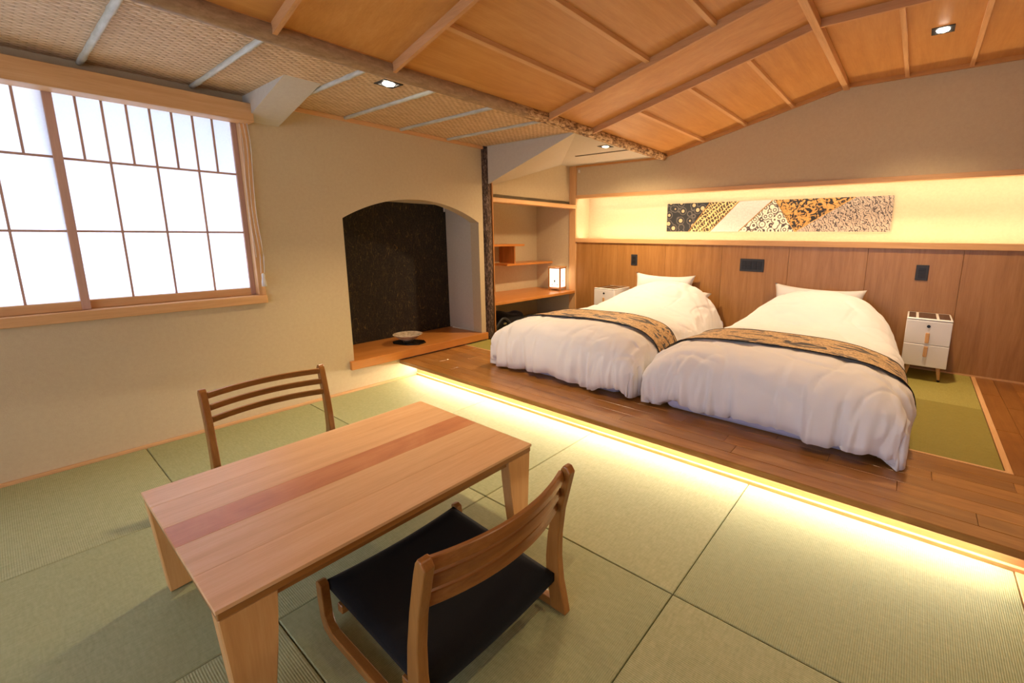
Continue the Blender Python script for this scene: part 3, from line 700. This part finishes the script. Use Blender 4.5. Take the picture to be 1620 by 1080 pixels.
def make_duvet(cx, w, seed, label):
    NU, NV1, NV2 = 200, 110, 64
    rf = random.Random(int(seed * 10))
    folds = [(-0.62 + 1.24 * (k + rf.uniform(0.0, 1.0)) / 13, rf.uniform(0.010, 0.03), rf.uniform(0.006, 0.024), rf.choice((0.45, 0.95, 1.1, 1.2, 1.3)), rf.uniform(-0.09, 0.09)) for k in range(13)]
    sfolds = [(0.3 + 1.2 * (k + rf.uniform(0.1, 0.9)) / 8, rf.uniform(0.015, 0.03), rf.uniform(0.006, 0.016), rf.uniform(0.3, 0.7)) for k in range(8)]
    yh, yc = 2.10, 0.56
    pts = []
    rows_ = [(yh - (yh - yc) * (j / NV1), 0.0) for j in range(NV1 + 1)] + [(yc, (PI / 2) * (j / NV2)) for j in range(1, NV2 + 1)]
    for (y, phi) in rows_:
        row = []
        for i in range(NU + 1):
            u = -1 + 2 * i / NU
            u = math.copysign(abs(u) ** 0.9, u)
            row.append(duvet_point(u, y, phi, w, seed))
        pts.append(row)
    NR = len(pts)
    # normals and wrinkles
    out = []
    for j in range(NR):
        for i in range(NU + 1):
            p = pts[j][i]
            du = pts[j][min(i + 1, NU)] - pts[j][max(i - 1, 0)]; dv = pts[min(j + 1, NR - 1)][i] - pts[max(j - 1, 0)][i]
            n = du.cross(dv); n = -n.normalized() if n.length > 1e-9 else Vector((0, 0, 1))
            if n.z < -0.2: n = -n
            u = -1 + 2 * i / NU; phi = rows_[j][1]
            hem = max(abs(u) ** 4, (phi / (PI / 2)) ** 2.8)       # strength of gathers near the hem
            # running coordinate along the hem
            s_ = p.x * 1.0 if phi > 0.4 and abs(u) < 0.85 else (p.x + p.y * math.copysign(1, u))
            g = noise.noise(Vector((s_ * 5.5 + seed * 3, 0.5 * phi + seed, 0.3 * p.z)))
            g2 = noise.noise(Vector((s_ * 14 + seed * 5, 0.8 * phi, 1.0 * p.z + 3)))
            g3 = noise.noise(Vector((s_ * 34 + seed * 9, 1.0 * phi, 3.0 * p.z + 7)))
            ridge = 1 - abs(g2) * 2
            d = hem * (0.026 * g + 0.018 * g2 - 0.016 * max(0, ridge - 0.5) * 2 + 0.010 * g3)
            big = noise.noise(Vector((p.x * 1.8 + seed, p.y * 1.6, seed * 2)))
            mid = noise.noise(Vector((p.x * 3.2 + 9 + seed, p.y * 6.0, seed)))
            fold = noise.noise(Vector((p.x * 2.2 + p.y * 3.5 + seed * 7, p.y * 1.1 - p.x * 1.4, 4.0)))
            fold2 = noise.noise(Vector((p.x * 5.0 - p.y * 2.0 + seed * 3, p.y * 2.2 + p.x, 8.0)))
            crease = -0.016 * max(0.0, 1 - abs(fold) * 9) - 0.010 * max(0.0, 1 - abs(fold2) * 10)
            d += 0.016 * big + 0.006 * mid + crease * (0.5 + 0.5 * hem) + 0.003 * noise.noise(p * 17)
            if phi > 0.2:
                for (s0, wd_, dep, reach, sl) in folds:
                    k_ = (phi - reach) / (PI / 2 - reach)
                    if k_ > 0:
                        q = (p.x - s0 - sl * (PI / 2 - phi)) / wd_
                        if abs(q) < 4: d += dep * (k_ ** 0.7) * (0.7 * math.exp(-(q - 1.6) ** 2) - math.exp(-q * q))
            if abs(u) > 0.3 and phi < 1.2:
                for (s0, wd_, dep, reach) in sfolds:
                    k_ = (abs(u) - reach) / (1 - reach)
                    if k_ > 0:
                        q = (p.y - s0 - 0.12 * (1 - k_)) / wd_
                        if abs(q) < 4: d += dep * (k_ ** 0.7) * (0.7 * math.exp(-(q - 1.6) ** 2) - math.exp(-q * q)) * (0.5 if 0.5 < p.y < 1.0 else 1)
            edge = min(1.0, (1 - abs(u)) * 12 + 0.25)
            out.append(p + n * d * edge)
    me = MB(); me.v = [tuple(v) for v in out]
    C1 = NU + 1
    for j in range(NR - 1):
        for i in range(NU): me.f.append((j * C1 + i, j * C1 + i + 1, (j + 1) * C1 + i + 1, (j + 1) * C1 + i))
    # tucked hem: a second ring curling inwards underneath
    ring = [j * C1 for j in range(NR)] + [(NR - 1) * C1 + i for i in range(1, NU + 1)] + [j * C1 + NU for j in range(NR - 2, -1, -1)]
    base = len(me.v)
    for idx in ring:
        x, y, z = me.v[idx]; me.v.append((x * 0.95, y + (0.035 if y < 0.8 else 0.0), max(ZP + 0.012, z - 0.012)))
    b2 = len(me.v)
    for idx in ring:
        x, y, z = me.v[idx]; me.v.append((x * 0.86, y + (0.07 if y < 0.8 else 0.0), z + 0.03))
    n = len(ring)
    for k in range(n - 1):
        me.f.append((ring[k], base + k, base + k + 1, ring[k + 1])); me.f.append((base + k, b2 + k, b2 + k + 1, base + k + 1))
    o = me.build('duvet', 'duvet', smooth=True, loc=(cx, 0, 0)); tag(o, label, 'duvet', 'white duvets')
    return o
def make_runner(cx, w, seed, ua, ub, label):
    m = MB(); N = 90; K = 14; ya, yb_ = 0.565, 0.935
    def P(u, y, lift):
        p = duvet_point(u, y, 0.0, w, seed)
        p2 = duvet_point(min(u + 0.01, 1), y, 0, w, seed) - duvet_point(max(u - 0.01, -1), y, 0, w, seed)
        n = Vector((-p2.z, 0, p2.x)).normalized()
        big = noise.noise(Vector((p.x * 1.8 + seed, p.y * 1.6, seed * 2)))
        mid = noise.noise(Vector((p.x * 3.2 + 9 + seed, p.y * 6.0, seed)))
        return p + n * (0.016 * big + 0.004 * mid + lift)
    for i in range(N + 1):
        u = ua + (ub - ua) * i / N; u = math.copysign(abs(u) ** 0.9, u)
        for k in range(K + 1): m.v.append(tuple(P(u, ya + (yb_ - ya) * k / K + 0.008 * math.sin(i * 0.11 + seed), 0.013)))
    C1 = K + 1; top = len(m.v)
    m.v += [tuple(Vector(v) - Vector((0, 0, 0.004))) for v in list(m.v)]
    for i in range(N):
        for k in range(K):
            a = i * C1 + k; q = (a, a + C1, a + C1 + 1, a + 1); m.f.append(q); m.f.append(tuple(top + x for x in q[::-1]))
    o = m.build('bed_runner', 'brocade', smooth=True, loc=(cx, 0, 0)); tag(o, label, 'bed runner', 'brocade bed runners')
    for k0, nm in ((0, 'edge'), (K, 'edge')):
        e = MB().tube([Vector(m.v[i * C1 + k0]) + Vector((0, 0, 0.0005)) for i in range(N + 1)], 0.0026, 6); e.build('dark_piping', 'brocade_edge', o, smooth=True)
make_duvet(1.362, 0.69, 1.3, 'white duvet on the left bed, beside the desk alcove')
make_duvet(2.748, 0.70, 4.7, 'white duvet on the right bed, beside the standing nightstand')
make_runner(1.362, 0.69, 1.3, -0.82, 0.93, 'gold and black brocade runner across the left bed')
make_runner(2.748, 0.70, 4.7, -0.90, 0.93, 'gold and black brocade runner across the right bed')
def pillow(loc, rot, L, Wd, H, label, seed=0):
    m = MB(); N = 26
    for sgn in (1, -1):
        for i in range(N + 1):
            for j in range(N + 1):
                u = -1 + 2 * i / N; v = -1 + 2 * j / N
                e = (1 - u ** 4) * (1 - v ** 4); h = H / 2 * max(0, e) ** 0.5
                pin = 1 - 0.16 * (1 - abs(u) ** 2.5) * abs(v) ** 3; pin2 = 1 - 0.10 * (1 - abs(v) ** 2) * abs(u) ** 3
                wr = 0.006 * noise.noise(Vector((u * 3 + seed, v * 3, sgn))) * e
                m.v.append((u * L / 2 * pin2, v * Wd / 2 * pin, sgn * (h + wr)))
    C1 = N + 1; o2 = C1 * C1
    for i in range(N):
        for j in range(N):
            a = i * C1 + j; m.f.append((a, a + C1, a + C1 + 1, a + 1)); a += o2; m.f.append((a, a + 1, a + C1 + 1, a + C1))
    o = m.build('pillow', 'pillow', smooth=True); o.location = loc; o.rotation_euler = rot
    tag(o, label, 'pillow', 'white bed pillows'); return o
pillow((1.235, 2.185, 0.61), (math.radians(72), 0, math.radians(2)), 0.68, 0.40, 0.12, 'white pillow standing against the headboard on the left bed', 1)
pillow((1.40, 2.05, 0.54), (math.radians(32), math.radians(3), 0), 0.72, 0.42, 0.13, 'white pillow lying flat at the head of the left bed', 2)
pillow((2.70, 2.185, 0.585), (math.radians(72), math.radians(1), math.radians(-1)), 0.72, 0.40, 0.12, 'white pillow standing against the headboard on the right bed', 3)

# ================================================================== NIGHTSTANDS
def nightstand(x0, x1, y0, y1, label):
    cx, cy = (x0 + x1) / 2, (y0 + y1) / 2; w = (x1 - x0) / 2; d = (y1 - y0) / 2
    o = empty('nightstand', (cx, cy, ZP), label, 'nightstand', 'white nightstands')
    zb, zt = 0.105, 0.45
    B('cabinet_body', -w, w, -d + 0.012, d, zb, zt, 'white_lacquer', o, 0.006, 2)
    zm = (zb + zt - 0.012) / 2
    for za, zc in ((zb + 0.003, zm - 0.0015), (zm + 0.0015, zt - 0.004)):
        dr = B('drawer', -w + 0.001, w - 0.001, -d, -d + 0.0115, za, zc, 'white_lacquer', o, 0.003)
        up = za > zm - 0.05
        hz = (0.012, 0.088) if za > zm else (zm - za - 0.09, zm - za - 0.012)
        MB().box(-0.012, 0.012, -0.018, -0.006, hz[0], hz[1]).build('handle', 'hinoki_z', dr, 0.005, 2)
        if za > zm:
            MB().prism([(0.011 * math.cos(a * PI / 10), 0.135 + 0.011 * math.sin(a * PI / 10)) for a in range(20)], 'Y', -0.0105, -0.0055).build('touch_button', 'black', dr)
    # top: white rim with three dark glass insets
    B('top_rim', -w, w, -d, d, zt, zt + 0.012, 'white_lacquer', o, 0.004)
    for a, b in ((-0.92, -0.60), (-0.48, 0.30), (0.42, 0.90)):
        B('glass_inset', a * w, b * w, -d + 0.025, d - 0.03, zt + 0.012, zt + 0.0135, 'glass_dark', o)
    for sx in (-1, 1):
        for sy in (-1, 1):
            px, py = sx * (w - 0.045), sy * (d - 0.05)
            lg_ = MB().tube([(px + sx * 0.012, py + sy * 0.01, 0.012), (px, py, zb)], 0.011, 12, [0.75, 1.3]).build('leg', 'hinoki_z', o, smooth=True)
            MB().tube([(px + sx * 0.013, py + sy * 0.011, 0.0), (px + sx * 0.012, py + sy * 0.01, 0.013)], 0.0095, 12).build('leg_cap', 'black', lg_, smooth=True)
    return o
nightstand(3.352, 3.618, 1.935, 2.28, 'white two-drawer nightstand standing right of the right bed')
nightstand(0.515, 0.78, 1.955, 2.29, 'white two-drawer nightstand half hidden behind the left bed')

# ================================================================== DESK LAMP, BAG
def lamp():
    o = empty('paper_lamp', (-0.21, 2.185, 0.515), 'small square paper lantern lamp glowing on the desk board', 'lamp'); o.rotation_euler = (0, 0, math.radians(12))
    s = 0.075; h = 0.285
    for sx in (-1, 1):
        for sy in (-1, 1): B('corner_post', sx * s - 0.008, sx * s + 0.008, sy * s - 0.008, sy * s + 0.008, 0, h, 'cut_wood', o)
    for z in (0.035, h - 0.012):
        for sg in (-1, 1):
            B('rail', -s + 0.006, s - 0.006, sg * s - 0.004, sg * s + 0.004, z, z + 0.01, 'cut_wood', o); B('rail', sg * s - 0.004, sg * s + 0.004, -s + 0.006, s - 0.006, z, z + 0.01, 'cut_wood', o)
    B('roof', -s - 0.014, s + 0.014, -s - 0.014, s + 0.014, h, h + 0.014, 'hinoki', o, 0.002)
    B('base', -s + 0.006, s - 0.006, -s + 0.006, s - 0.006, 0.02, 0.03, 'cut_wood', o)
    for sg in (-1, 1):
        for ax in (0, 1):
            a = (-s + 0.006, s - 0.006); b = (sg * s - 0.001, sg * s + 0.001)
            sh_ = B('paper_shade', *(a + b if ax == 0 else b + a), 0.045, h - 0.012, 'lamp_paper', o)
            for k, (dx, dz, r) in enumerate(((-0.036, 0.03, 0.005), (0.0, 0.075, 0.008), (0.036, 0.03, 0.005), (-0.036, 0.11, 0.004), (0.036, 0.11, 0.004), (0, 0.028, 0.003))):
                pts = [(dx + r * 1.1 * math.cos(q * PI / 5), dz + r * 2.3 * math.sin(q * PI / 5)) for q in range(10)]
                mm = MB().prism(pts, 'Y' if ax == 0 else 'X', 0.0012 * sg, 0.0018 * sg); mm.build('flower_print', 'black' if k == 1 else 'darkgrey', sh_)
lamp()
def bag():
    o = empty('black_bag', (-0.22, 1.28, ZP), 'black soft bag on the floor under the alcove desk', 'bag')
    m = MB(); N = 20; K = 28
    for i in range(N + 1):
        th = PI * i / N
        for k in range(K):
            ph = 2 * PI * k / K
            sgn = lambda v, e: math.copysign(abs(v) ** e, v)
            x = 0.11 * sgn(math.sin(th), 0.7) * sgn(math.cos(ph), 0.7); y = 0.27 * sgn(math.sin(th), 0.7) * sgn(math.sin(ph), 0.8); z = 0.095 - 0.095 * sgn(math.cos(th), 0.8)
            z *= 1 + 0.25 * noise.noise(Vector((x * 6, y * 6, 2))) * (z / 0.19)
            m.v.append((x, y, z))
    for i in range(N):
        for k in range(K): m.f.append((i * K + k, i * K + (k + 1) % K, (i + 1) * K + (k + 1) % K, (i + 1) * K + k))
    m.build('bag_body', 'bag', o, smooth=True)
    MB().sweep([(0.115, -0.24 + 0.02 * k, 0.05 + 0.10 * math.sin(k * PI / 12)) for k in range(13)], [(-0.003, -0.014), (0.003, -0.014), (0.003, 0.014), (-0.003, 0.014)]).build('strap', 'darkgrey', o, smooth=True)
    B('buckle', 0.108, 0.122, -0.13, -0.09, 0.085, 0.105, 'steel', o, 0.002)
bag()

# ================================================================== BOWL ON BOARD
bp = [(-0.15, -0.02), (-0.11, -0.075), (0.03, -0.105), (0.13, -0.07), (0.15, 0.02), (0.10, 0.085), (-0.04, 0.10), (-0.12, 0.06)]
mat_o = MB().prism(bp, 'Z', 0.0, 0.010).build('lacquer_board', 'lacquer_black', None, 0.003); mat_o.location = (-0.185, 0.075, 0.238); mat_o.rotation_euler = (0, 0, 0.5)
tag(mat_o, 'small black lacquer board under the bowl in the niche', 'board')
bo = empty('ceramic_bowl', (-0.195, 0.07, 0.248), 'wide pale ceramic bowl on black board in the arched niche', 'bowl')
def bowl_mat():
    t = NT('ceramic_glaze'); n1 = t.noise(t.coord(), 30, 4, 0.6)
    t.bs(Base_Color=t.ramp(n1, [(0.35, lin((176, 152, 120))), (0.6, lin((222, 206, 180)))]), Roughness=0.35); return t.m
M_['ceramic'] = bowl_mat()
MB().lathe([(0.0, 0.012), (0.036, 0.012), (0.05, 0.018), (0.09, 0.042), (0.122, 0.066), (0.126, 0.068), (0.1245, 0.071), (0.118, 0.068), (0.085, 0.048), (0.05, 0.030), (0.0, 0.026)], n=40).build('bowl_body', 'ceramic', bo, smooth=True)
MB().lathe([(0.0, 0.0), (0.042, 0.0), (0.044, 0.003), (0.038, 0.0125), (0.0, 0.0125)], n=32).build('foot_ring', 'soil', bo, smooth=True)

# ================================================================== LOW TABLE
tb = empty('low_table', (1.805, -1.395, 0), 'low rectangular wooden table with reddish stripe and tapered legs', 'table')
TXh, TYh = 0.385, 0.52
top = [(-TXh, -0.085, 'table'), (-0.083, 0.035, 'table_red'), (0.037, 0.2, 'table'), (0.202, TXh, 'table')]
top = [(-TXh, -0.25, 'table'), (-0.2495, -0.085, 'table'), (-0.0845, 0.0445, 'table_red'), (0.045, 0.215, 'table'), (0.2155, TXh, 'table')]
for a, b, m in top: B('tabletop_board', a, b, -TYh, TYh, 0.349, 0.36, m, tb, 0.0008)
B('tabletop_core', -TXh + 0.003, TXh - 0.003, -TYh + 0.003, TYh - 0.003, 0.328, 0.349, 'chair_y', tb, 0.002)
for sx in (-1, 1):
    for sy in (-1, 1):
        # outline of a leg in the Y-Z plane, outer edge straight, inner edge curved
        o_t, o_b = TYh - 0.003, TYh - 0.022; i_t, i_b = TYh - 0.125, TYh - 0.088
        pts = [(sy * o_b, 0.0), (sy * o_t, 0.328)]
        for k in range(9):
            s_ = k / 8; pts.append((sy * (i_t + (i_b - i_t) * (0.55 * s_ + 0.45 * s_ * s_)), 0.328 * (1 - s_)))
        pts[-1] = (sy * i_b, 0.006)
        xa, xb_ = (TXh - 0.055, TXh - 0.006) if sx > 0 else (-TXh + 0.006, -TXh + 0.055)
        lg_ = MB().prism(pts, 'X', xa, xb_).build('leg', 'table_leg', tb, 0.003)
    B('apron', sx * (TXh - 0.03) - 0.009, sx * (TXh - 0.03) + 0.009, -TYh + 0.12, TYh - 0.12, 0.305, 0.328, 'chair_y', tb)

# ================================================================== LOW CHAIRS
def chair(label):
    """origin at floor centre; faces -X; width along Y"""
    o = empty('low_chair', (0, 0, 0), label, 'chair', 'low wooden chairs at the table')
    hw = 0.262; th = 0.014
    for sy in (-1, 1):
        yc = sy * (hw - th); prof_t = 0.020
        # rear post: side outline (x,z)
        fr = [(0.205, 0.0), (0.196, 0.06), (0.186, 0.12), (0.184, 0.18), (0.192, 0.26), (0.210, 0.36), (0.236, 0.47), (0.247, 0.505)]
        bk = [(0.283, 0.498), (0.272, 0.455), (0.248, 0.36), (0.236, 0.27), (0.234, 0.19), (0.242, 0.11), (0.256, 0.05), (0.266, 0.0)]
        topc = [(0.256, 0.517), (0.270, 0.515)]
        MB().prism(fr + topc + bk, 'Y', yc - th, yc + th).build('rear_post', 'chair', o, 0.004, 2)
        # front stub and floor runner in one bent outline
        so = [(-0.305, 0.165), (-0.303, 0.10), (-0.296, 0.05), (-0.278, 0.014), (-0.24, 0.0), (0.21, 0.0)]
        si = [(0.21, 0.028), (-0.225, 0.030), (-0.248, 0.04), (-0.262, 0.065), (-0.266, 0.11), (-0.270, 0.163), (-0.288, 0.170)]
        MB().prism(so + si, 'Y', yc - 0.0125, yc + 0.0125).build('side_runner', 'chair_x', o, 0.003, 2)
    # seat cushion
    m = MB(); NX_, NY_ = 24, 24; xa, xb_ = -0.288, 0.222; W2 = hw - 2 * th - 0.001
    for sgn in (1, -1):
        for i in range(NX_ + 1):
            for j in range(NY_ + 1):
                u = -1 + 2 * i / NX_; v = -1 + 2 * j / NY_
                e = 0.42 + 0.58 * max(0, (1 - abs(u) ** 6) * (1 - abs(v) ** 6)) ** 0.5
                x = xa + (xb_ - xa) * (u + 1) / 2; y = W2 * v
                zc = 0.137 - 0.028 * (u + 1) / 2 + 0.012 * v * v
                m.v.append((x, y, zc + sgn * 0.036 * e * (0.9 if sgn > 0 else 1.0) - (0.010 * (1 - u * u) * (1 - v * v) if sgn > 0 else 0)))
    C1 = NY_ + 1; o2 = (NX_ + 1) * C1
    for i in range(NX_):
        for j in range(NY_):
            a = i * C1 + j; m.f.append((a, a + C1, a + C1 + 1, a + 1)); a += o2; m.f.append((a, a + 1, a + C1 + 1, a + C1))
    rim = [i * C1 for i in range(NX_ + 1)] + [NX_ * C1 + j for j in range(1, NY_ + 1)] + [i * C1 + NY_ for i in range(NX_ - 1, -1, -1)] + [j for j in range(NY_ - 1, 0, -1)]
    for k in range(len(rim)):
        a, b = rim[k], rim[(k + 1) % len(rim)]; m.f.append((a, b, b + o2, a + o2))
    m.build('seat', 'seat', o, smooth=True)
    for x in (-0.22, 0.12): B('cross_bar', x - 0.014, x + 0.014, -W2, W2, 0.085 if x < 0 else 0.066, 0.112 if x < 0 else 0.092, 'chair_y', o, 0.002)
    # three bowed slats
    for k, zc in enumerate((0.485, 0.432, 0.379)):
        xo = 0.232 + (zc - 0.36) * 0.24 - 0.012
        n = 20; path = []
        for i in range(n + 1):
            v = -1 + 2 * i / n; path.append((xo + 0.052 * (1 - v * v), v * (hw - 2 * th + 0.002), zc))
        a, b = 0.007, 0.0148
        pr = [(-a, -b), (a, -b), (a + 0.001, 0), (a, b), (-a, b), (-a - 0.001, 0)]
        lean = 0.24
        pr = [(p + q * -lean, q) for p, q in pr]
        MB().sweep(path, pr).build('slat', 'chair_y', o, 0.002)
    return o
c1 = chair('low wooden chair with black seat in front, its back to the viewer')
c1.location = (2.325, -1.389, 0)
c2 = copy_tree(c1); c2['label'] = 'low wooden chair across the table, near the window wall'
c2.location = (1.165, -1.372, 0); c2.rotation_euler = (0, 0, PI)
